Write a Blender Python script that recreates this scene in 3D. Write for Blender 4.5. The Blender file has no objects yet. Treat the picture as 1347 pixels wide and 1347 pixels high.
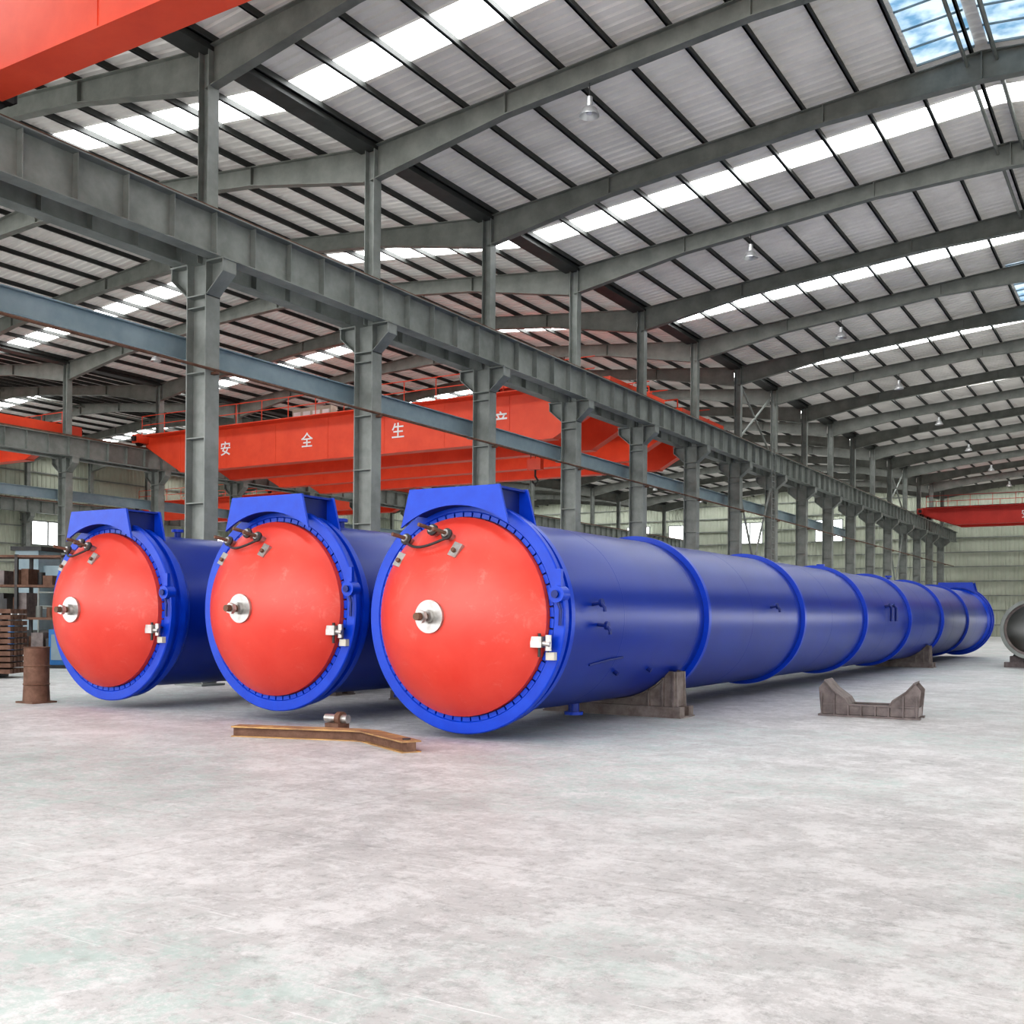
import bpy, bmesh, math, random
from mathutils import Matrix, Vector
random.seed(4)
S=bpy.context.scene
TH=math.atan(856/1400.0)
# ------------------------------------------------------------ materials
def mat(name,c1,c2=None,rough=0.5,metal=0.0,scale=3.0,detail=5,lo=0.35,hi=0.65,bump=0.0,bscale=30,coat=0.0,rv=0.0,transl=0.0,spec=0.5):
    m=bpy.data.materials.new(name); m.use_nodes=True
    nt=m.node_tree; N=nt.nodes; L=nt.links
    b=N['Principled BSDF']
    b.inputs['Roughness'].default_value=rough; b.inputs['Metallic'].default_value=metal
    b.inputs['Coat Weight'].default_value=coat; b.inputs['Specular IOR Level'].default_value=spec
    if c2 is None: c2=tuple(x*0.8 for x in c1)
    tc=N.new('ShaderNodeTexCoord')
    n=N.new('ShaderNodeTexNoise'); n.inputs['Scale'].default_value=scale; n.inputs['Detail'].default_value=detail
    n.inputs['Roughness'].default_value=0.62
    L.new(tc.outputs['Object'],n.inputs['Vector'])
    r=N.new('ShaderNodeValToRGB'); e=r.color_ramp.elements
    e[0].position=lo; e[0].color=(*c1,1); e[1].position=hi; e[1].color=(*c2,1)
    L.new(n.outputs['Fac'],r.inputs['Fac']); L.new(r.outputs['Color'],b.inputs['Base Color'])
    if rv>0:
        mr=N.new('ShaderNodeMapRange'); mr.inputs['To Min'].default_value=rough-rv; mr.inputs['To Max'].default_value=rough+rv
        L.new(n.outputs['Fac'],mr.inputs['Value']); L.new(mr.outputs['Result'],b.inputs['Roughness'])
    if bump>0:
        n2=N.new('ShaderNodeTexNoise'); n2.inputs['Scale'].default_value=bscale; n2.inputs['Detail'].default_value=4
        L.new(tc.outputs['Object'],n2.inputs['Vector'])
        bp=N.new('ShaderNodeBump'); bp.inputs['Strength'].default_value=bump; bp.inputs['Distance'].default_value=0.02
        L.new(n2.outputs['Fac'],bp.inputs['Height']); L.new(bp.outputs['Normal'],b.inputs['Normal'])
    if transl>0:
        t=N.new('ShaderNodeBsdfTranslucent'); L.new(r.outputs['Color'],t.inputs['Color'])
        mx=N.new('ShaderNodeMixShader'); mx.inputs[0].default_value=transl
        L.new(b.outputs[0],mx.inputs[1]); L.new(t.outputs[0],mx.inputs[2])
        L.new(mx.outputs[0],N['Material Output'].inputs['Surface'])
    return m
def emis(name,c,s,c2=None,scale=1.0):
    m=bpy.data.materials.new(name); m.use_nodes=True
    nt=m.node_tree; N=nt.nodes; L=nt.links
    b=N['Principled BSDF']; b.inputs['Base Color'].default_value=(*[x*.6 for x in c],1)
    b.inputs['Emission Strength'].default_value=s; b.inputs['Emission Color'].default_value=(*c,1)
    if c2:
        tc=N.new('ShaderNodeTexCoord'); n=N.new('ShaderNodeTexNoise'); n.inputs['Scale'].default_value=scale; n.inputs['Detail'].default_value=6
        L.new(tc.outputs['Object'],n.inputs['Vector'])
        r=N.new('ShaderNodeValToRGB'); e=r.color_ramp.elements
        e[0].position=.36; e[0].color=(*c,1); e[1].position=.6; e[1].color=(*c2,1)
        L.new(n.outputs['Fac'],r.inputs['Fac']); L.new(r.outputs['Color'],b.inputs['Emission Color'])
    return m
M={}
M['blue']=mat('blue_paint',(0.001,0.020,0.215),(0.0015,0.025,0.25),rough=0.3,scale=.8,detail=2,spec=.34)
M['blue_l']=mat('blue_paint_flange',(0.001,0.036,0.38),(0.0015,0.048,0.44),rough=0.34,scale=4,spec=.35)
M['blue_d']=mat('blue_paint_fittings_gap_shade',(0.0015,0.012,0.12),(0.002,0.015,0.14),rough=0.45,scale=4,spec=.4)  # dark blue for fittings, also painted shade in door gap and box recess
M['steelgrey']=mat('grey_painted_steel',(0.165,0.178,0.163),(0.245,0.26,0.24),rough=.5,scale=1.5)
M['rafter']=mat('rafter_steel',(0.135,0.143,0.127),(0.2,0.208,0.186),rough=.5,scale=1.5)
M['bluegrey']=mat('bluegrey_steel',(0.2,0.27,0.3),(0.26,0.33,0.36),rough=.45,scale=1.5)
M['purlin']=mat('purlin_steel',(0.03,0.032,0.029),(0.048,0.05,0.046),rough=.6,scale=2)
M['sheet']=mat('roof_sheet',(0.54,0.515,0.485),(0.73,0.70,0.665),rough=.5,scale=.25,detail=6,transl=.032)  # slight translucency added to brighten the roof underside and the hall
M['wall']=mat('wall_cladding',(0.34,0.365,0.29),(0.43,0.455,0.37),rough=.6,scale=.3)
M['orange']=mat('crane_orange',(0.64,0.055,0.017),(0.72,0.075,0.025),rough=.42,scale=1.0)
M['cranered']=mat('crane_red',(0.42,0.025,0.016),(0.5,0.035,0.022),rough=.45,scale=1.0)
M['black']=mat('black_rubber',(0.012,0.012,0.013),rough=.6)
M['dark']=mat('dark_steel',(0.03,0.03,0.032),(0.05,0.048,0.045),rough=.5,metal=.4)
M['steel']=mat('bare_steel',(0.5,0.49,0.47),(0.36,0.34,0.32),rough=.35,metal=.8,scale=12)
M['rust']=mat('rusty_steel',(0.09,0.04,0.022),(0.16,0.085,0.055),rough=.75,scale=5,bump=.3)
M['saddle']=mat('saddle_steel',(0.095,0.07,0.06),(0.2,0.17,0.155),rough=.65,scale=4,bump=.2)
M['cradle']=mat('cradle_steel',(0.1,0.08,0.075),(0.2,0.165,0.155),rough=.6,scale=4,bump=.2)
M['yellow']=mat('worn_yellow_beam',(0.45,0.27,0.1),(0.22,0.12,0.06),rough=.65,scale=3,bump=.3)
M['cream']=mat('cream_cabinet',(0.42,0.39,0.31),(0.5,0.47,0.4),rough=.5)
M['bluebox']=mat('machine_blue',(0.02,0.14,0.35),(0.03,0.18,0.45),rough=.4)
M['white']=mat('white_paint',(0.8,0.8,0.8),(0.7,0.7,0.7),rough=.5)
M['sky']=emis('skylight_fibreglass',(0.97,0.99,1.0),8.0)
M['win']=emis('window_daylight',(0.95,0.98,1.0),2.0)
M['ridgegl']=emis('ridge_glazing',(0.12,0.25,0.38),1.0,(0.55,0.66,0.74),1.6)
M['lamp']=mat('lamp_reflector',(0.45,0.45,0.45),(0.55,0.55,0.55),rough=.3,metal=.5)

def redmat():
    m=bpy.data.materials.new('door_red_paint'); m.use_nodes=True
    nt=m.node_tree; N=nt.nodes; L=nt.links; b=N['Principled BSDF']
    tc=N.new('ShaderNodeTexCoord')
    def nz(sc,de,ro,di):
        n=N.new('ShaderNodeTexNoise'); n.inputs['Scale'].default_value=sc; n.inputs['Detail'].default_value=de; n.inputs['Roughness'].default_value=ro
        n.inputs['Distortion'].default_value=di; L.new(tc.outputs['Object'],n.inputs['Vector']); return n.outputs['Fac']
    r=N.new('ShaderNodeValToRGB'); e=r.color_ramp.elements
    e[0].position=.3; e[0].color=(0.53,0.038,0.024,1); e[1].position=.7; e[1].color=(0.61,0.065,0.043,1)
    L.new(nz(1.2,7,.6,.3),r.inputs['Fac'])
    r2=N.new('ShaderNodeValToRGB'); e=r2.color_ramp.elements
    e[0].position=.56; e[0].color=(0,0,0,1); e[1].position=.8; e[1].color=(.5,.5,.5,1)
    L.new(nz(2.6,12,.75,.6),r2.inputs['Fac'])
    x=N.new('ShaderNodeMix'); x.data_type='RGBA'; L.new(r2.outputs['Color'],x.inputs[0]); L.new(r.outputs['Color'],x.inputs[6]); x.inputs[7].default_value=(.7,.28,.23,1)
    L.new(x.outputs[2],b.inputs['Base Color'])
    b.inputs['Roughness'].default_value=.42
    return m
M['red']=redmat()

def floormat():
    m=bpy.data.materials.new('worn_concrete_floor'); m.use_nodes=True
    nt=m.node_tree; N=nt.nodes; L=nt.links; b=N['Principled BSDF']
    tc=N.new('ShaderNodeTexCoord')
    def noise(sc,de,ro,dist=0,vec=None):
        n=N.new('ShaderNodeTexNoise'); n.inputs['Scale'].default_value=sc; n.inputs['Detail'].default_value=de
        n.inputs['Roughness'].default_value=ro; n.inputs['Distortion'].default_value=dist
        L.new(vec or tc.outputs['Object'],n.inputs['Vector']); return n
    def ramp(src,stops):
        r=N.new('ShaderNodeValToRGB'); e=r.color_ramp.elements
        e[0].position=stops[0][0]; e[0].color=(*stops[0][1],1); e[1].position=stops[-1][0]; e[1].color=(*stops[-1][1],1)
        for p,c in stops[1:-1]:
            x=e.new(p); x.color=(*c,1)
        L.new(src,r.inputs['Fac']); return r
    def mix(a,bb,fac,mode='MIX'):
        x=N.new('ShaderNodeMix'); x.data_type='RGBA'; x.blend_type=mode
        if isinstance(fac,float): x.inputs[0].default_value=fac
        else: L.new(fac,x.inputs[0])
        L.new(a,x.inputs[6])
        if isinstance(bb,tuple): x.inputs[7].default_value=(*bb,1)
        else: L.new(bb,x.inputs[7])
        return x.outputs[2]
    base=ramp(noise(.35,12,.75,0).outputs['Fac'],[(.34,(.35,.35,.345)),(.5,(.45,.447,.44)),(.66,(.55,.547,.54))]).outputs['Color']
    fine=ramp(noise(9,12,.85,0).outputs['Fac'],[(.38,(.62,.62,.615)),(.5,(1,1,1)),(.7,(1.0,1.0,1.0))]).outputs['Color']
    c=mix(base,fine,.9,'MULTIPLY')
    pale=ramp(noise(1.6,14,.87,.2).outputs['Fac'],[(.48,(0,0,0)),(.56,(.5,.5,.5))]).outputs['Color']
    c=mix(c,(.70,.70,.695),pale)
    gmask=ramp(noise(.25,3,.5,0).outputs['Fac'],[(.46,(0,0,0)),(.58,(1,1,1))]).outputs['Color']
    gr=ramp(noise(3.2,14,.88,.1).outputs['Fac'],[(.48,(0,0,0)),(.55,(.7,.7,.7))]).outputs['Color']
    gm=mix(gmask,gr,1.0,'MULTIPLY')
    c=mix(c,(.34,.44,.405),gm)
    st=ramp(noise(1.9,12,.82,.2).outputs['Fac'],[(.58,(0,0,0)),(.67,(.55,.55,.55))]).outputs['Color']
    c=mix(c,(.25,.245,.235),st)
    for rot,off in ((.5,0),(-.8,3.3)):
        mp=N.new('ShaderNodeMapping'); mp.inputs['Scale'].default_value=(.8,26,1); mp.inputs['Rotation'].default_value=(0,0,rot); mp.inputs['Location'].default_value=(off,0,0)
        L.new(tc.outputs['Object'],mp.inputs['Vector'])
        sc=ramp(noise(1.0,8,.7,.15,mp.outputs['Vector']).outputs['Fac'],[(.62,(0,0,0)),(.67,(.55,.55,.55))]).outputs['Color']
        c=mix(c,(.78,.775,.77),sc)
    br=N.new('ShaderNodeTexBrick'); br.offset=0; br.inputs['Scale'].default_value=1
    br.inputs['Brick Width'].default_value=6; br.inputs['Row Height'].default_value=6; br.inputs['Mortar Size'].default_value=.012
    br.inputs['Color1'].default_value=(1,1,1,1); br.inputs['Color2'].default_value=(1,1,1,1); br.inputs['Mortar'].default_value=(.8,.79,.78,1)
    L.new(tc.outputs['Object'],br.inputs['Vector'])
    c=mix(c,br.outputs['Color'],.7,'MULTIPLY')
    L.new(c,b.inputs['Base Color'])
    b.inputs['Roughness'].default_value=.6
    bp=N.new('ShaderNodeBump'); bp.inputs['Strength'].default_value=.12; bp.inputs['Distance'].default_value=.02
    L.new(noise(8,8,.7).outputs['Fac'],bp.inputs['Height']); L.new(bp.outputs['Normal'],b.inputs['Normal'])
    return m
M['floor']=floormat()

# ------------------------------------------------------------ mesh builder
class MB:
    def __init__(s): s.v=[]; s.f=[]; s.m=[]; s.names=[]
    def mi(s,n):
        if n not in s.names: s.names.append(n)
        return s.names.index(n)
    def add(s,vs,fs,m,T=None):
        o=len(s.v); k=s.mi(m)
        for p in vs:
            p=Vector(p)
            if T is not None: p=T@p
            s.v.append(tuple(p))
        for f in fs: s.f.append([o+i for i in f]); s.m.append(k)
    def box(s,x0,x1,y0,y1,z0,z1,m,T=None):
        vs=[(x0,y0,z0),(x1,y0,z0),(x1,y1,z0),(x0,y1,z0),(x0,y0,z1),(x1,y0,z1),(x1,y1,z1),(x0,y1,z1)]
        s.add(vs,[(0,3,2,1),(4,5,6,7),(0,1,5,4),(1,2,6,5),(2,3,7,6),(3,0,4,7)],m,T)
    def prism(s,poly,a,b,m,plane='xz',T=None):
        n=len(poly)
        def P(p,t):
            return (p[0],t,p[1]) if plane=='xz' else ((t,p[0],p[1]) if plane=='yz' else (p[0],p[1],t))
        vs=[P(p,a) for p in poly]+[P(p,b) for p in poly]
        fs=[tuple(range(n)),tuple(range(2*n-1,n-1,-1))]+[(i,(i+1)%n,n+(i+1)%n,n+i) for i in range(n)]
        s.add(vs,fs,m,T)
    def cyl(s,p0,p1,r,m,seg=14,r2=None,caps=True,T=None):
        p0=Vector(p0);p1=Vector(p1); d=(p1-p0).normalized()
        a=d.orthogonal().normalized(); b=d.cross(a); r2=r if r2 is None else r2
        vs=[];fs=[]
        for q,rr in((p0,r),(p1,r2)):
            for i in range(seg):
                t=2*math.pi*i/seg; vs.append(q+a*rr*math.cos(t)+b*rr*math.sin(t))
        for i in range(seg): fs.append((i,(i+1)%seg,seg+(i+1)%seg,seg+i))
        if caps: fs+= [tuple(range(seg-1,-1,-1)),tuple(range(seg,2*seg))]
        s.add(vs,fs,m,T)
    def tube(s,pts,r,m,seg=10,T=None):
        pts=[Vector(p) for p in pts]; vs=[];fs=[]
        ref=Vector((0.13,0.27,1)).normalized()
        for i,p in enumerate(pts):
            d=(pts[min(i+1,len(pts)-1)]-pts[max(i-1,0)]).normalized()
            a=d.cross(ref)
            if a.length<1e-3: a=d.orthogonal()
            a.normalize(); b=d.cross(a)
            for k in range(seg):
                t=2*math.pi*k/seg; vs.append(p+a*r*math.cos(t)+b*r*math.sin(t))
        for i in range(len(pts)-1):
            for k in range(seg): fs.append((i*seg+k,i*seg+(k+1)%seg,(i+1)*seg+(k+1)%seg,(i+1)*seg+k))
        fs.append(tuple(range(seg-1,-1,-1))); fs.append(tuple(range((len(pts)-1)*seg,len(pts)*seg)))
        s.add(vs,fs,m,T)
    def rev(s,prof,m,seg=96,T=None,closed=False):
        vs=[];fs=[]
        for (y,r) in prof:
            for i in range(seg):
                t=2*math.pi*i/seg; vs.append((r*math.sin(t),y,r*math.cos(t)))
        n=len(prof)
        for j in range(n if closed else n-1):
            k=(j+1)%n
            for i in range(seg): fs.append((j*seg+i,j*seg+(i+1)%seg,k*seg+(i+1)%seg,k*seg+i))
        s.add(vs,fs,m,T)
    def mesh(s,name,smooth=True,recalc=True):
        me=bpy.data.meshes.new(name); me.from_pydata(s.v,[],s.f)
        for n in s.names: me.materials.append(M[n])
        for p,k in zip(me.polygons,s.m): p.material_index=k
        bm=bmesh.new(); bm.from_mesh(me)
        if recalc: bmesh.ops.recalc_face_normals(bm,faces=bm.faces)
        bm.to_mesh(me); bm.free()
        if smooth:
            for p in me.polygons: p.use_smooth=True
            me.set_sharp_from_angle(angle=math.radians(32))
        me.update(); return me
def obj(name,me,loc=(0,0,0),rot=(0,0,0),parent=None,scale=None):
    o=bpy.data.objects.new(name,me); S.collection.objects.link(o); o.location=loc; o.rotation_euler=rot
    if parent: o.parent=parent
    if scale: o.scale=(scale,)*3
    return o

# ------------------------------------------------------------ layout constants
V0=-19.03; HW=15.0; BW=2*HW
COLY=[17.28+6*n for n in range(-4,17)]
YA,YB=-8.5,118.5
ZV=14.9; SL=0.094
def zs(d): return ZV+SL*d
bays=[V0,V0-BW,V0-2*BW]

b=MB(); b.box(-115,70,-70,150,-.2,0,'floor'); obj('floor',b.mesh('floor',False))

# ceiling
SKY=[20.28-24+12*k for k in range(0,11)]
def insky(y): return any(abs(y-c)<0.58 for c in SKY)
b=MB()
ys=[];y=YA
while y<YB:
    ys+= [(y,0),(y+.20,0),(y+.235,.05),(y+.30,.05)]; y+=.335
for bx in bays:
    for sgn in (0,1):
        xa,xb=(bx,bx+HW) if sgn==0 else (bx+BW,bx+HW)
        vs=[];fs=[]
        for (yy,h) in ys: vs+= [(xa,yy,ZV+h),(xb,yy,ZV+SL*HW+h)]
        for i in range(len(ys)-1):
            if insky((ys[i][0]+ys[i+1][0])/2): continue
            fs.append((2*i,2*i+1,2*i+3,2*i+2))
        b.add(vs,fs,'sheet')
obj('ceiling',b.mesh('ceiling',False,False))
b=MB()
for bx in bays:
    for sgn in (0,1):
        for c in SKY:
            xa,xb=(bx+.5,bx+HW-.5) if sgn==0 else (bx+BW-.5,bx+HW+.5)
            za,zb=ZV+SL*.5+.06,ZV+SL*(HW-.5)+.06
            b.add([(xa,c-.66,za),(xb,c-.66,zb),(xb,c+.66,zb),(xa,c+.66,za)],[(0,1,2,3)],'sky')
obj('window_skylights',b.mesh('sky',False))
b=MB()
for (ya,yb) in [(23.45,29.1),(47.45,53.1),(71.45,77.1)]:
    for sg in (-1,1):
        xa=V0+HW+sg*.15; xb=V0+HW+sg*1.55
        b.add([(xa,ya,zs(HW-.15)-.03),(xb,ya,zs(HW-1.55)-.03),(xb,yb,zs(HW-1.55)-.03),(xa,yb,zs(HW-.15)-.03)],[(0,1,2,3)],'ridgegl')
        for k in range(7):
            yy=ya+(yb-ya)*k/6
            b.prism([(xa,zs(HW-.15)-.05),(xb,zs(HW-1.55)-.05),(xb,zs(HW-1.55)-.09),(xa,zs(HW-.15)-.09)],yy-.02,yy+.02,'bluegrey')
obj('window_ridge_glazing',b.mesh('ridge',False))

# purlins
b=MB()
for bx in bays:
    for i in range(11):
        d=.35+1.44*i
        for xx in (bx+d,bx+BW-d):
            z=zs(d)-.01
            b.box(xx-.025,xx+.025,YA,YB,z-.18,z,'purlin')
            b.box(xx-.025,xx+.07,YA,YB,z-.18,z-.168,'purlin')
obj('roof_purlins',b.mesh('purlins',False))
b=MB()
for vx in (V0,V0-BW,V0-2*BW,V0+BW):
    b.box(vx-.3,vx+.3,YA,YB,ZV-.3,ZV-.02,'purlin')
obj('valley_gutters',b.mesh('gutters',False))

# rafter frame
b=MB()
def dep(d):
    pts=[(0,.95),(4.5,.55),(11,.5),(HW,.72)]
    for (a,pa),(c,pc) in zip(pts,pts[1:]):
        if d<=c: return pa+(pc-pa)*(d-a)/(c-a)
    return pts[-1][1]
ds=[.12,4.5,11,HW]
for sg in (0,1):
    f=lambda d:(d if sg==0 else BW-d)
    for a,c in zip(ds,ds[1:]):
        ta,tc_=zs(a)-.2,zs(c)-.2
        b.prism([(f(a),ta),(f(c),tc_),(f(c),tc_-dep(c)),(f(a),ta-dep(a))],-.012,.012,'rafter')
        b.prism([(f(a),ta),(f(c),tc_),(f(c),tc_-.025),(f(a),ta-.025)],-.13,.13,'rafter')
        b.prism([(f(a),ta-dep(a)),(f(c),tc_-dep(c)),(f(c),tc_-dep(c)-.025),(f(a),ta-dep(a)-.025)],-.13,.13,'rafter')
    for d in (4.5,11):
        x=f(d); b.box(x-.015,x+.015,-.12,.12,zs(d)-.22-dep(d),zs(d)-.22,'rafter')
x=HW; b.box(x-.02,x+.02,-.13,.13,zs(HW)-.22-.72,zs(HW)-.22,'rafter')
rme=b.mesh('rafter',False)
for bx in bays:
    for y in COLY: obj('roof_rafter',rme,(bx,y,0))
b=MB()
for bx in bays:
    for d in (HW-.35,HW+.35):
        dd=min(d,BW-d)
        b.cyl((bx+d,YA,zs(dd)-.42),(bx+d,YB,zs(dd)-.42),.05,'rafter',8)
obj('roof_tie_rods',b.mesh('ties'))

# ------------------------------------------------------------ columns
RB,RT=9.75,10.75
def hsec(b,x0,x1,w,z0,z1,t,m):
    b.box(x0,x0+t,-w/2,w/2,z0,z1,m); b.box(x1-t,x1,-w/2,w/2,z0,z1,m); b.box(x0+t,x1-t,-t/2,t/2,z0,z1,m)
b=MB()
hsec(b,-.32,.32,.42,0,RB-.02,.03,'steelgrey')
b.box(-.45,.45,-.35,.35,0,.05,'steelgrey')
z=1.2
while z<9: b.box(-.29,.29,-.2,.2,z-.012,z+.012,'steelgrey'); z+=1.5
hsec(b,-.04,.29,.32,RB,ZV-.3,.02,'steelgrey')
for sg in (-1,1):
    b.prism([(sg*.32,RB-.02),(sg*.85,RB-.02),(sg*.85,RB-.3),(sg*.32,RB-.75)],-.02,.02,'steelgrey')
    b.box(min(sg*.3,sg*.88),max(sg*.3,sg*.88),-.22,.22,RB-.05,RB-.01,'steelgrey')
    b.prism([(sg*.32,RB-.75),(sg*.85,RB-.3),(sg*.85,RB-.33),(sg*.32,RB-.78)],-.2,.2,'steelgrey')
    b.box(sg*.84-.015,sg*.84+.015,-.2,.2,RB-.32,RB-.02,'steelgrey')
b.box(-.32,.32,-.22,.22,RB-.8,RB-.77,'steelgrey')
cme=b.mesh('column',False)
for vx in (V0,V0-BW,V0+BW,V0-2*BW):
    for y in COLY:
        if vx>0 and y<0: continue
        obj('steel_column',cme,(vx,y,0))

def runway(x):
    b=MB()
    b.box(x-.012,x+.012,YA,YB,RB+.02,RT-.02,'steelgrey')
    b.box(x-.2,x+.2,YA,YB,RB,RB+.025,'steelgrey')
    b.box(x-.24,x+.24,YA,YB,RT-.03,RT,'steelgrey')
    b.box(x-.035,x+.035,YA,YB,RT,RT+.13,'rust')
    y=YA+.28
    while y<YB:
        b.box(x-.18,x+.18,y-.01,y+.01,RB+.03,RT-.03,'steelgrey'); y+=1.2
    obj('crane_runway_beam',b.mesh('runway',False))
for x in (V0+.58,V0-.58,V0-BW+.58,V0-BW-.58,V0+BW-.58,V0-2*BW+.58): runway(x)
for vx in (V0,V0-BW):
    b=MB(); x=vx-.62; q=7.62
    b.box(x-.01,x+.01,YA,80,q,q+.46,'bluegrey'); b.box(x-.12,x+.12,YA,80,q-.04,q,'bluegrey'); b.box(x-.12,x+.12,YA,80,q+.46,q+.49,'bluegrey')
    for y in COLY:
        if y<80: b.box(x,x+.31,y-.1,y+.1,q-.12,q-.04,'bluegrey')
    obj('service_beam',b.mesh('svc',False))
b=MB()
b.cyl((V0+.42,YA,7.25),(V0+.42,YB,7.25),.035,'rust',8)
for y in COLY: b.box(V0+.33,V0+.5,y-.05,y+.05,7.15,7.21,'rust')
obj('conduit_pipe',b.mesh('conduit'))
b=MB()
for (ya,yb) in [(53.28,59.28),(89.28,95.28)]:
    for (za,zb) in [(0.3,9.0),(10.9,14.2)]:
        b.cyl((V0,ya+.2,za),(V0,yb-.2,zb),.06,'steelgrey',8); b.cyl((V0,ya+.2,zb),(V0,yb-.2,za),.06,'steelgrey',8)
obj('column_cross_bracing',b.mesh('brace'))
b=MB()
for dx in (-.25,.25): b.cyl((V0+1.15,56+dx,0),(V0+1.15,56+dx,11.5),.03,'steelgrey',8)
for k in range(36): b.cyl((V0+1.15,55.75,.3+.3*k),(V0+1.15,56.25,.3+.3*k),.015,'steelgrey',6)
obj('access_ladder',b.mesh('ladder'))

# ------------------------------------------------------------ walls
XL=V0-2*BW-.6; XR=V0+BW+.6
def wallmesh(axis,a0,a1,pos,z0,z1,sgn):
    b=MB(); pts=[];u=a0
    while u<a1: pts+=[(u,0),(u+.22,0),(u+.26,.04),(u+.36,.04)]; u+=.4
    vs=[];fs=[]
    for (u,h) in pts:
        for z in (z0,z1):
            vs.append((u,pos+sgn*h,z) if axis=='x' else (pos+sgn*h,u,z))
    for i in range(len(pts)-1): fs.append((2*i,2*i+2,2*i+3,2*i+1))
    b.add(vs,fs,'wall')
    z=z0+1.2
    while z<z1:
        if axis=='x': b.box(a0,a1,pos-.14,pos-.02,z-.05,z+.05,'steelgrey')
        else:
            q=sorted((pos-sgn*.14,pos-sgn*.02)); b.box(q[0],q[1],a0,a1,z-.05,z+.05,'steelgrey')
        z+=1.5
    return b
obj('wall_far',wallmesh('x',XL,XR,YB+.2,0,16.6,1).mesh('wall_far',False,False))
obj('wall_left',wallmesh('y',YA,YB,XL,0,15.2,-1).mesh('wall_left',False,False))
obj('wall_right',wallmesh('y',YA,YB,XR,5.0,15.2,1).mesh('wall_right',False,False))  # unseen wall, lower edge shaped to control side light on the floor
k=1
def win(x0,x1,y0,y1,z0,z1):
    global k
    b=MB(); b.box(x0,x1,y0,y1,z0,z1,'win')
    if x1-x0>y1-y0:
        for t in (0,.5,1):
            xx=x0+(x1-x0)*t; b.box(xx-.06,xx+.06,y0-.05,y1,z0,z1,'steelgrey')
        for zz in (z0,z1): b.box(x0,x1,y0-.05,y1,zz-.06,zz+.06,'steelgrey')
    else:
        for t in (0,.5,1):
            yy=y0+(y1-y0)*t; b.box(x0,x1+.05,yy-.06,yy+.06,z0,z1,'steelgrey')
        for zz in (z0,z1): b.box(x0,x1+.05,y0,y1,zz-.06,zz+.06,'steelgrey')
    obj('window_%d'%k,b.mesh('window',False)); k+=1
for xx in (-56,-50.5,-42,-33): win(xx,xx+3,YB-.1,YB-.02,10.2,12.6)
for yy in (30,42,54,60,72,84,96): win(XL+.16,XL+.24,yy,yy+3,7.2,9.2)
for yy in (42,54,66,78): win(XL+.16,XL+.24,yy,yy+3,1.2,3.2)

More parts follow.
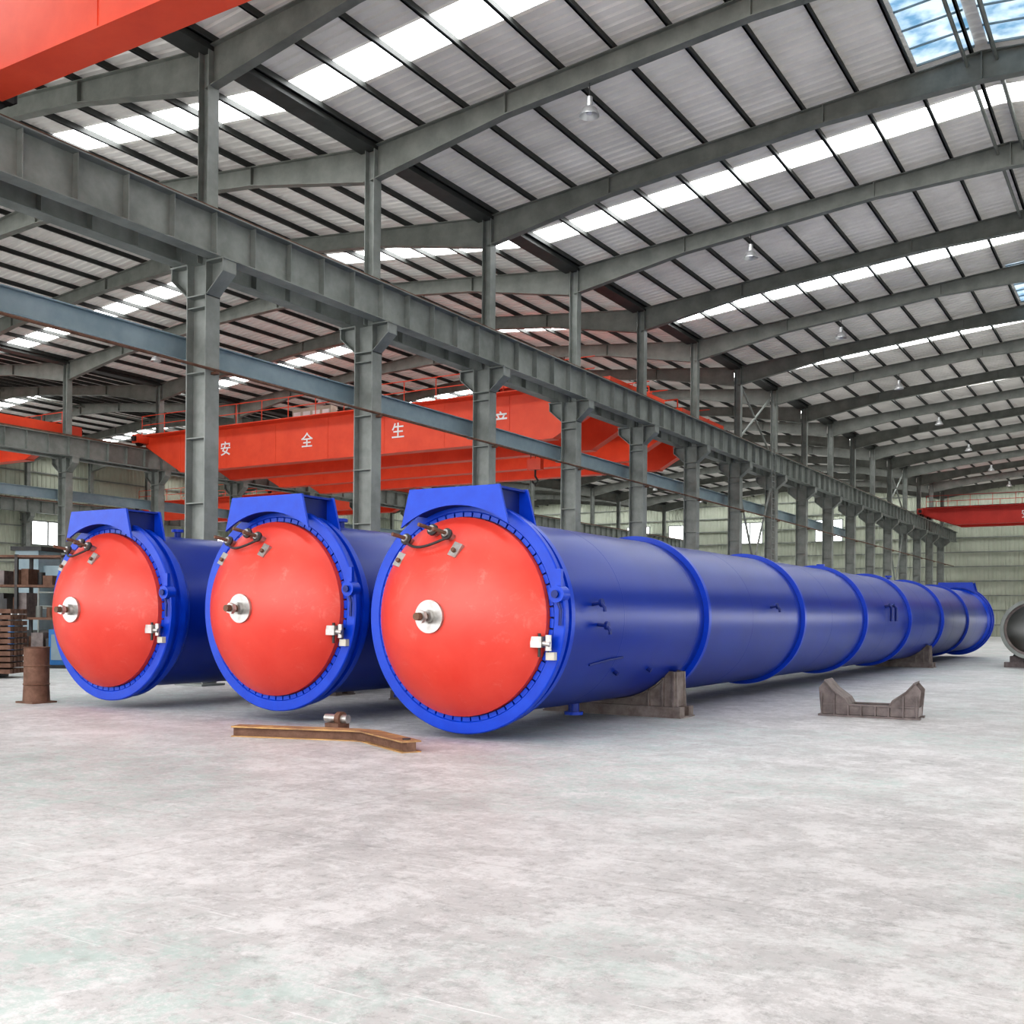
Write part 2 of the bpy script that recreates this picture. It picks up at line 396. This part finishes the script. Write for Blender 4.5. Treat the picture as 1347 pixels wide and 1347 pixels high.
# ------------------------------------------------------------ cranes
def crane(x0,x1,yc,gap,zt,depth,m,text=None,trolley=None,ends=2.8,cab=None,endd=.55,w=.5,oh=1.0,tm=None):
    root=bpy.data.objects.new('overhead_crane',None); S.collection.objects.link(root); root.location=(0,yc,0)
    b=MB(); tm=tm or m
    for sg in (-1,1):
        yy=sg*gap/2
        b.prism([(x0,zt),(x1,zt),(x1,zt-endd),(x1-ends,zt-depth),(x0+ends,zt-depth),(x0,zt-endd)],yy-w/2,yy+w/2,m)
        b.box(x0,x1,yy-w/2-.06,yy+w/2+.06,zt,zt+.04,m)
        b.prism([(x1-ends,zt-depth-.03),(x0+ends,zt-depth-.03),(x0+ends,zt-depth),(x1-ends,zt-depth)],yy-w/2-.05,yy+w/2+.05,m)
        b.box(x0+.3,x1-.3,yy-.04,yy+.04,zt+.04,zt+.12,'dark')
        yo=yy+sg*(w/2)
        q=sorted((yo,yo+sg*.7)); b.box(x0+.5,x1-.5,q[0],q[1],zt-.06,zt-.02,m)
        yr=yo+sg*.68
        for zz in (.5,1.0): b.cyl((x0+.5,yr,zt+zz),(x1-.5,yr,zt+zz),.022,m,6)
        x=x0+.5
        while x<=x1-.4: b.cyl((x,yr,zt-.04),(x,yr,zt+1.0),.022,m,6); x+=1.8
        x=x0+ends
        while x<x1-ends: b.box(x-.01,x+.01,yy-w/2-.012,yy+w/2+.012,zt-depth,zt,m); x+=3.5
    for xx in (x0,x1):
        b.box(xx-.25,xx+.25,-gap/2-oh,gap/2+oh,RT+.3,RT+.78,tm)
        for yy in (-gap/2-oh+.3,-gap/2+.3,gap/2-.3,gap/2+oh-.3):
            b.cyl((xx-.07,yy,RT+.38),(xx+.07,yy,RT+.38),.25,'dark',20)
        for yy in (-gap/2-oh-.05,gap/2+oh+.05): b.box(xx-.12,xx+.12,yy-.1,yy+.1,RT+.4,RT+.65,'black')
    if trolley is not None:
        t=trolley
        b.box(t-1.3,t+1.3,-gap/2-.2,gap/2+.2,zt+.3,zt+.5,m)
        for xx in (t-1,t+1):
            for yy in (-gap/2,gap/2): b.cyl((xx,yy-.06,zt+.28),(xx,yy+.06,zt+.28),.17,'dark',16)
        b.cyl((t-.3,-gap/2+.5,zt+.95),(t-.3,gap/2-.5,zt+.95),.38,m,20)
        b.box(t+.3,t+1.1,-.5,.4,zt+.5,zt+1.1,'dark')
        b.box(t-1.2,t-.8,-gap/2,-gap/2+1,zt+.5,zt+1.3,m)
        for yy in (-gap/2,gap/2):
            b.cyl((t-1.3,yy,zt+1.5),(t+1.3,yy,zt+1.5),.04,m,6)
            for xx in (-1.3,-.4,.5,1.3): b.cyl((t+xx,yy,zt+.5),(t+xx,yy,zt+1.5),.04,m,6)
        for dx in (-.25,0,.25): b.cyl((t+dx,0,zt-2.6),(t+dx,0,zt+.6),.015,'black',6)
        b.box(t-.35,t+.35,-.15,.15,zt-3.1,zt-2.6,m)
        b.tube([(t,0,zt-3.1),(t,0,zt-3.4),(t+.15,0,zt-3.6),(t,0,zt-3.78),(t-.17,0,zt-3.62)],.05,'dark')
    if cab is not None: 
        b.box(cab-1.4,cab+1.4,gap/2+.3,gap/2+.85,zt+.02,zt+1.6,'cream')
        for q in range(4): b.box(cab-1.3+q*.7,cab-.8+q*.7,gap/2+.28,gap/2+.3,zt+.2,zt+1.4,'white')
    obj('bridge',b.mesh('crane_bridge'),parent=root)
    if text:
        for i,(ch,tx) in enumerate(text):
            cu=bpy.data.curves.new('char','FONT'); cu.body=ch; cu.size=.78; cu.extrude=.005; cu.offset=.008; cu.align_x='CENTER'; cu.align_y='CENTER'
            cu.materials.append(M['white'])
            t=bpy.data.objects.new('lettering_%d'%(i+1),cu); S.collection.objects.link(t); t.parent=root
            t.location=(tx,-gap/2-w/2-.02,zt-depth/2-.1); t.rotation_euler=(math.pi/2,0,0)
    return root
XRB=V0-.58; XLB=V0-BW+.58
crane(XLB,XRB,42,3.6,11.45,2.1,'orange',[('安',-42.2),('全',-36.5),('生',-30.8),('产',-25.1)],trolley=-24.5,cab=-40)
crane(XLB,XRB,49.6,3.6,11.45,2.1,'orange',trolley=-22.8)
crane(V0+.58,V0+BW-.58,9.7,3.0,12.5,1.6,'orange',trolley=4,ends=.5,endd=1.55,w=.6,oh=.75,tm='dark')
crane(V0+.58,V0+BW-.58,102,3.0,11.6,1.5,'cranered',[('安',-10),('全',-5),('生',0),('产',5)],trolley=6)
crane(V0-2*BW+.58,V0-BW-.58,34,3.0,11.5,1.6,'orange',trolley=-70)
crane(V0-2*BW+.58,V0-BW-.58,66,3.0,11.5,1.6,'orange',trolley=-62)

# ------------------------------------------------------------ autoclaves
def arcpts(r,xm,n=14,cz=0,bottom=False):
    out=[]
    for i in range(n+1):
        x=-xm+2*xm*i/n; z=math.sqrt(r*r-x*x); out.append((x,cz-z if bottom else cz+z))
    return out
LEN=40.3; DY=-.06; DR=1.335
def autoclave_mesh():
    b=MB(); L=LEN
    for (o,s) in ((0,1),(L,-1)):
        Y=lambda v:o+s*v
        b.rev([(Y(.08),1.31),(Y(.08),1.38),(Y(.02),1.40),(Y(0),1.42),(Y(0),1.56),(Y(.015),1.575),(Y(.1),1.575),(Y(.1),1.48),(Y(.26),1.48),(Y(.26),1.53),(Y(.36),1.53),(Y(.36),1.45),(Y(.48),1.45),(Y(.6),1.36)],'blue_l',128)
        b.rev([(Y(.06),1.33),(Y(.06),1.385)],'blue_d',96)  # darker annulus paints the shade inside the gap around the door
        for i in range(60):
            T=Matrix.Rotation(2*math.pi*(i+.5)/60,4,'Y')
            y0,y1=sorted((Y(.01),Y(.07)))
            b.box(-.06,.06,y0,y1,1.346,1.405,'blue_l',T)
        prof=[]; D=.68; R=(DR**2+D*D)/(2*D); A=math.asin(DR/R)
        prof.append((Y(.07),DR)); prof.append((Y(DY+.01),DR))
        for i in range(0,25):
            a=A*(1-i/24); prof.append((Y(DY-(R*math.cos(a)-(R-D))), max(R*math.sin(a),.0005)))
        b.rev(prof,'red',96)
        b.cyl((0,Y(DY-.66),0),(0,Y(DY-.71),0),.215,'steel',32)
        b.cyl((0,Y(DY-.71),0),(0,Y(DY-.78),0),.09,'steel',20)
        b.cyl((0,Y(DY-.78),0),(0,Y(DY-.98),0),.05,'rust',16)
        b.cyl((0,Y(DY-.84),0),(0,Y(DY-.9),0),.085,'steel',6)
        arc=arcpts(1.48,.86)
        poly=arc+[(.72,1.72),(-.72,1.72)]
        y0,y1=sorted((Y(-.24),Y(-.2))); b.prism(poly,y0,y1,'blue_l')
        y0,y1=sorted((Y(.46),Y(.5))); b.prism(poly,y0,y1,'blue_l')
        y0,y1=sorted((Y(-.2),Y(.46))); b.prism(arcpts(1.48,.6)+[(.6,1.68),(-.6,1.68)],y0,y1,'blue_d')  # core between plates coloured darker to stand in for recess shade
        b.box(-.7,.7,min(Y(-.2),Y(.46)),max(Y(-.2),Y(.46)),1.68,1.71,'blue')
    rings=[5.4+5.7*i for i in range(6)]
    b.rev([(.6,1.36),(L-.6,1.36)],'blue',128)
    for r in rings:
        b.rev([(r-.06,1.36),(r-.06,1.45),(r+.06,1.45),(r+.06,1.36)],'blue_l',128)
    for i in range(14):
        y=2.2+2.85*i
        if min(abs(y-r) for r in rings)>.3: b.rev([(y-.015,1.3605),(y,1.364),(y+.015,1.3605)],'blue',96)
    for y in (1.5,17.5,26):
        b.cyl((0,y,1.3),(0,y,1.48),.06,'blue',16); b.cyl((0,y,1.46),(0,y,1.51),.11,'blue_l',20)
    for y,a in ((1.2,82),(1.35,94),(9,80),(19.4,74),(20.0,74)):
        t=math.radians(a); p=Vector((math.sin(t),0,math.cos(t)))
        q0=p*1.33+Vector((0,y,0)); q1=p*1.5+Vector((0,y,0))
        b.tube([q0,q1,q1+Vector((.05,0,-.07)),q1+Vector((.05,0,-.45 if y>15 else -.12))],.04 if y>15 else .025,'blue_d')
        b.cyl(q1-p*.02,q1+p*.02,.06,'blue_d',12)
    for y in (2.4,3.6):
        b.cyl((1.08,y,-.78),(1.16,y,-.83),.035,'blue_d',10)
    b.tube([(1.2,1.4,-.66),(1.24,2.0,-.6),(1.24,2.4,-.58)],.015,'blue_d')
    def surf(x,z):
        D=.68; R=(DR**2+D*D)/(2*D); return DY-(math.sqrt(max(R*R-x*x-z*z,0))-(R-D))
    for (x,z) in ((-.72,1.0),(-.2,1.1),(.08,1.03)):
        y=surf(x,z); b.cyl((x,y+.03,z),(x,y-.16,z+.06),.05,'steel',12); b.cyl((x,y-.16,z+.06),(x-.05,y-.36,z+.1),.026,'rust',10)
        b.cyl((x,y-.1,z+.04),(x,y-.13,z+.05),.08,'dark',12)
    pts=[]
    for i in range(13):
        t=i/12; x=-.72+.8*t; z=1.0+.03*t-.10*math.sin(math.pi*t); pts.append((x,surf(x,z)-.1,z))
    b.tube(pts,.018,'dark')
    for (x,z) in ((-.8,.76),(.22,.86)):
        y=surf(x,z); tilt=math.asin(z/1.7)*.8
        T=Matrix.Translation((x,y,z))@Matrix.Rotation(-tilt,4,'X')@Matrix.Rotation(.35,4,'Y')
        b.box(-.07,.07,-.03,.03,-.1,.1,'steel',T); b.cyl((0,-.03,-.02),(0,-.07,-.02),.03,'rust',10,T=T)
    b.box(1.18,1.34,-.2,-.02,-.38,-.24,'steel'); b.cyl((1.14,-.16,-.3),(1.44,-.14,-.34),.035,'steel',12)
    b.cyl((1.40,-.12,-.42),(1.40,-.12,-.22),.045,'steel',12); b.box(1.34,1.46,-.08,0,-.54,-.44,'cream')
    b.cyl((1.28,-.14,-.5),(1.28,-.14,-.2),.02,'dark',10)
    b.cyl((1.48,-.08,.3),(1.48,.1,.3),.11,'blue_l',20); b.cyl((1.48,-.1,.3),(1.48,-.12,.3),.05,'blue_d',14)
    b.box(1.44,1.53,-.04,.02,.3,.62,'blue_l'); b.tube([(1.48,-.05,.25),(1.54,-.06,.1),(1.53,-.06,-.1)],.02,'blue_d')
    b.cyl((0,3.2,-1.5),(0,3.2,-1.3),.09,'blue',14); b.cyl((0,3.2,-1.55),(0,3.2,-1.5),.15,'blue_l',16)
    return b.mesh('autoclave')
ame=autoclave_mesh()
EYE=1.66
tanks=[(-8.03,11.85,1.645),(-11.66,12.1,1.74),(-15.66,12.15,1.705)]
def saddle_mesh(zc):
    b=MB()
    R=1.372; A=.95
    arc=arcpts(R,A,14,zc,True)
    poly=[(-1.2,.18),(1.2,.18),(1.17,arc[-1][1]+.1),(1.02,arc[-1][1]+.12)]+arc[::-1]+[(-1.02,arc[0][1]+.12),(-1.17,arc[0][1]+.1)]
    b.prism(poly,-.05,-.02,'saddle'); b.prism(poly,-.40,-.37,'saddle')
    b.box(-1.28,1.28,-.5,-.3,.0,.18,'saddle'); b.box(-1.28,1.28,-.12,.08,0,.18,'saddle')
    b.box(-1.3,1.3,-.52,.1,.0,.025,'saddle')
    for sg in (-1,1):
        for xx in (.7,.95,1.14):
            zt=(zc-math.sqrt(R**2-xx**2)) if xx<=A else arc[-1][1]+.1
            b.box(sg*xx-.015,sg*xx+.015,-.46,.04,.18,zt,'saddle')
    top=[(x*1.0,z) for x,z in arc]; bot=[(x,z-.03) for x,z in arc][::-1]
    b.prism(top+bot,-.46,.04,'saddle')
    return b.mesh('saddle',False)
for (x,y,z) in tanks:
    obj('autoclave_tank',ame,(x,y,z))
    sm=saddle_mesh(z)
    for yy in (16.85,39.35): obj('tank_saddle',sm,(x,yy+y-11.85,0))

# ------------------------------------------------------------ loose floor items
b=MB()
for y in (-.3,.27):
    b.prism([(-.8,.04),(.8,.04),(.8,.2),(-.8,.2)],y,y+.03,'cradle')
    for sg in (-1,1):
        b.prism([(sg*.82,.04),(sg*.86,.5),(sg*.76,.62),(sg*.62,.46),(sg*.4,.3),(sg*.34,.2),(sg*.5,.04)],y-.005,y+.035,'cradle')
b.box(-.86,.86,-.36,-.2,.0,.035,'cradle'); b.box(-.86,.86,.2,.36,.0,.035,'cradle')
b.box(-.82,.82,-.34,-.22,.2,.225,'cradle'); b.box(-.82,.82,.22,.34,.2,.225,'cradle')
for sg in (-1,1):
    pts=[(.34,.2),(.4,.3),(.62,.46),(.76,.62)]
    for (x0,z0),(x1,z1) in zip(pts,pts[1:]):
        b.prism([(sg*x0,z0),(sg*x1,z1),(sg*x1,z1+.025),(sg*x0,z0+.025)],-.36,.36,'cradle')
    for xx in (.12,.34,.58,.8): b.box(sg*xx-.012,sg*xx+.012,-.36,-.3,.03,.2 if xx<.5 else .4,'cradle')
    b.box(sg*.8-.015,sg*.8+.015,-.3,.3,.04,.2,'cradle'); b.box(sg*.35-.015,sg*.35+.015,-.3,.3,.04,.2,'cradle')
obj('steel_cradle',b.mesh('cradle',False),(-4.24,18.75,0),(0,0,.06),scale=.96)
b=MB()
P=[(-10.75,10.4),(-9.1,10.93),(-8.85,10.93),(-7.72,10.33)]
def ribbon(P,w):
    L_=[];R_=[]
    for i,p in enumerate(P):
        a=Vector(P[max(i-1,0)]);c=Vector(P[min(i+1,len(P)-1)]); d=(c-a).normalized(); n=Vector((-d.y,d.x))
        L_.append(tuple(Vector(p)+n*w)); R_.append(tuple(Vector(p)-n*w))
    return L_+R_[::-1]
b.prism(ribbon(P,.13),.0,.015,'yellow','xy'); b.prism(ribbon(P,.13),.125,.145,'yellow','xy'); b.prism(ribbon(P,.06),.015,.125,'rust','xy')
b.cyl((-7.85,10.4,.145),(-7.85,10.4,.16),.05,'dark',14)
obj('bent_beam',b.mesh('bent_beam',False))
b=MB(); b.box(-.12,.12,-.12,.12,0,.14,'rust'); b.cyl((-.2,0,.2),(.2,0,.2),.06,'steel',14); b.cyl((.02,0,.2),(.1,0,.2),.1,'rust',14)
obj('shaft_fitting',b.mesh('fitting'),(-9.9,11.5,0))
b=MB()
b.rev([(0,.001),(0,.22),(.02,.235),(.32,.22),(.34,.235),(.36,.22),(.66,.22),(.68,.235),(.7,.22),(1.0,.22),(1.02,.235),(1.02,.2),(.98,.2),(.98,.001)],'rust',32,Matrix.Rotation(math.pi/2,4,'X'))
b.box(-.25,.25,-.25,.25,0,.03,'rust')
obj('oil_drum',b.mesh('drum'),(-17.6,12.1,0))
b=MB()
for r in range(11):
    for c in range(5):
        b.box(c*.2,c*.2+.15,-3,3,.12+r*.15,.12+r*.15+.11,'rust')
for y in (-2.4,0,2.4):
    b.box(-.1,1.1,y-.1,y+.1,0,.12,'dark')
    for xx in (-.08,1.02): b.box(xx-.04,xx+.04,y-.06,y+.06,0,2.0,'dark')
obj('steel_section_stack',b.mesh('stack',False),(-27.4,15.2,0),(0,0,-1.0))
b=MB()
b.box(-.8,.8,-.5,.5,.1,1.15,'bluebox'); b.box(-.7,.7,-.55,-.5,.25,1.0,'bluegrey'); b.box(-.85,.85,-.55,.55,0,.1,'dark')
b.box(-.6,.0,-.4,.4,1.15,1.5,'bluebox'); b.cyl((.3,0,1.15),(.3,0,1.7),.12,'steel',16); b.box(.2,.7,-.2,.2,1.6,1.75,'bluebox')
obj('welding_machine',b.mesh('machine',False),(-27.6,20.5,0),(0,0,.5))
b=MB()
for x in (-3,-1,1,3):
    for y in (-1,1): b.cyl((x,y,0),(x,y,3.0),.04,'steelgrey',8)
for z in (1.9,2.5,3.0):
    for y in (-1,1): b.cyl((-3,y,z),(3,y,z),.035,'steelgrey',8)
b.box(-3,3,-1,1,1.8,1.86,'steelgrey')
for i in range(5): b.box(-2.6+i*1.2,-1.9+i*1.2,-.6,.4,1.86,2.3,'rust' if i%2 else 'bluebox')
obj('work_platform',b.mesh('platform',False),(-38.5,30,0),(0,0,.2))
b=MB()
for x in (-2.4,-.8,.8,2.4):
    for y in (-.5,.5): b.box(x-.05,x+.05,y-.05,y+.05,0,3.6,'dark')
for z in (.3,1.4,2.5,3.5):
    b.box(-2.45,2.45,-.55,.55,z,z+.08,'rust')
    if z>3: continue
    x=-2.3
    while x<2.0:
        w_=random.uniform(.2,.45); h=random.uniform(.3,.85)
        if random.random()<.5: b.box(x,x+w_,-.4,.35,z+.08,z+.08+h,random.choice(['dark','rust','cradle','steelgrey']))
        else: b.cyl((x+w_/2,0,z+.08),(x+w_/2,0,z+.08+h),w_/2*.8,random.choice(['dark','rust','steelgrey']),14)
        x+=w_+.1
obj('storage_rack',b.mesh('rack',False),(-34,22.0,0),(0,0,.5))
b=MB()
for i in range(5):
    x=i*.3; y=.12*(i%2)
    b.cyl((x,y,0),(x,y,1.35),.12,'bluebox' if i%2 else 'dark',16); b.cyl((x,y,1.35),(x,y,1.5),.12,'dark',16,r2=.04); b.cyl((x,y,1.5),(x,y,1.62),.04,'steel',10)
b.box(-.2,1.4,-.2,-.16,.9,.96,'steelgrey'); b.box(-.2,1.4,-.18,.3,0,.04,'steelgrey')
obj('gas_cylinder_rack',b.mesh('cylinders'),(-30.6,19.2,0),(0,0,.4))
b=MB()
b.box(-3,3,-1.2,1.2,0,.8,'dark'); b.box(-2.6,-1.4,-.9,.9,.8,4.6,'bluegrey'); b.box(-1.4,1.6,-.5,.5,3.0,3.9,'bluegrey'); b.cyl((1.2,0,1.6),(1.2,0,3.0),.35,'steel',20); b.box(.4,2.4,-.9,.9,.8,1.3,'rust'); b.box(-2.8,-1.2,-1.0,1.0,4.6,4.8,'dark')
obj('boring_machine',b.mesh('mill',False),(-45,33,0),(0,0,.4))
# open shell with end ring on roller stands
b=MB()
b.rev([(0,.95),(0,1.0),(7,1.0),(7,.95)],'dark',72,closed=True)
b.rev([(-.02,.93),(-.02,1.05),(.1,1.05),(.1,.93)],'steelgrey',72,closed=True)
for y in (2.3,4.6,6.95): b.rev([(y-.03,1.0),(y-.03,1.04),(y+.03,1.04),(y+.03,1.0)],'dark',72)
b.rev([(.12,.85),(.12,.95),(.17,.95),(.17,.85)],'cradle',72,closed=True)
obj('steel_pipe_shell',b.mesh('shell'),(-3.8,40.6,1.36))
b=MB()
for y in (1.0,6):
    b.box(-1.0,1.0,y-.2,y+.2,0,.18,'cradle')
    for sg in (-1,1):
        b.cyl((sg*.6,y-.12,.37),(sg*.6,y+.12,.37),.13,'dark',20); b.box(sg*.62-.2,sg*.62+.2,y-.18,y-.13,.1,.4,'cradle'); b.box(sg*.62-.2,sg*.62+.2,y+.13,y+.18,.1,.4,'cradle')
obj('roller_stand',b.mesh('rollers'),(-3.8,40.6,0))
b=MB()
b.rev([(0,1.25),(0,1.3),(14,1.3),(14,1.25)],'rust',48,closed=True)
sh=b.mesh('rustshell')
b=MB()
for y in (2,12): b.prism([(-1,0),(1,0),(1,.4)]+arcpts(1.31,.85,10,1.45,True)[::-1]+[(-1,.4)],y-.15,y+.15,'cradle')
sm2=b.mesh('shellsaddle',False)
for (x,y) in ((-30,60),(-36,74),(-58,50),(-62,70)):
    obj('rusty_shell',sh,(x,y,1.45)); obj('shell_support',sm2,(x,y,0))

# lamps
b=MB()
b.cyl((0,0,-.35),(0,0,0),.015,'dark',8)
b.cyl((0,0,-.58),(0,0,-.35),.08,'lamp',16)
RX=Matrix.Rotation(math.pi/2,4,'X')
b.rev([(-.58,.08),(-.64,.17),(-.8,.25),(-.82,.25),(-.66,.16)],'lamp',28,RX)
b.cyl((0,0,-.76),(0,0,-.6),.07,'white',14)
lme=b.mesh('lamp')
for bx in bays[:2]:
    for y in COLY[5::2]:
        for d in (6.9,BW-6.9):
            zz=zs(6.9)-.2-dep(6.9)-.02
            obj('high_bay_lamp',lme,(bx+d,y,zz))

# ------------------------------------------------------------ light
w=bpy.data.worlds.new('World'); S.world=w; w.use_nodes=True
bg=w.node_tree.nodes['Background']; bg.inputs['Color'].default_value=(.98,.985,1,1); bg.inputs['Strength'].default_value=3.0

# ------------------------------------------------------------ camera
cam=bpy.data.cameras.new('Camera'); co=bpy.data.objects.new('Camera',cam); S.collection.objects.link(co)
cam.sensor_width=36; cam.lens=1400/1347*36; cam.shift_y=137/1347.0; cam.clip_end=500
Rm=Matrix.Rotation(TH,4,'Z')@Matrix.Rotation(math.pi/2,4,'X')@Matrix.Rotation(math.radians(.5),4,'Z')
co.matrix_world=Matrix.Translation((0,0,EYE))@Rm
S.camera=co
S.view_settings.view_transform='Standard'
try: S.view_settings.look='Medium High Contrast'
except Exception as ex: print('look',ex)
S.view_settings.exposure=0.5
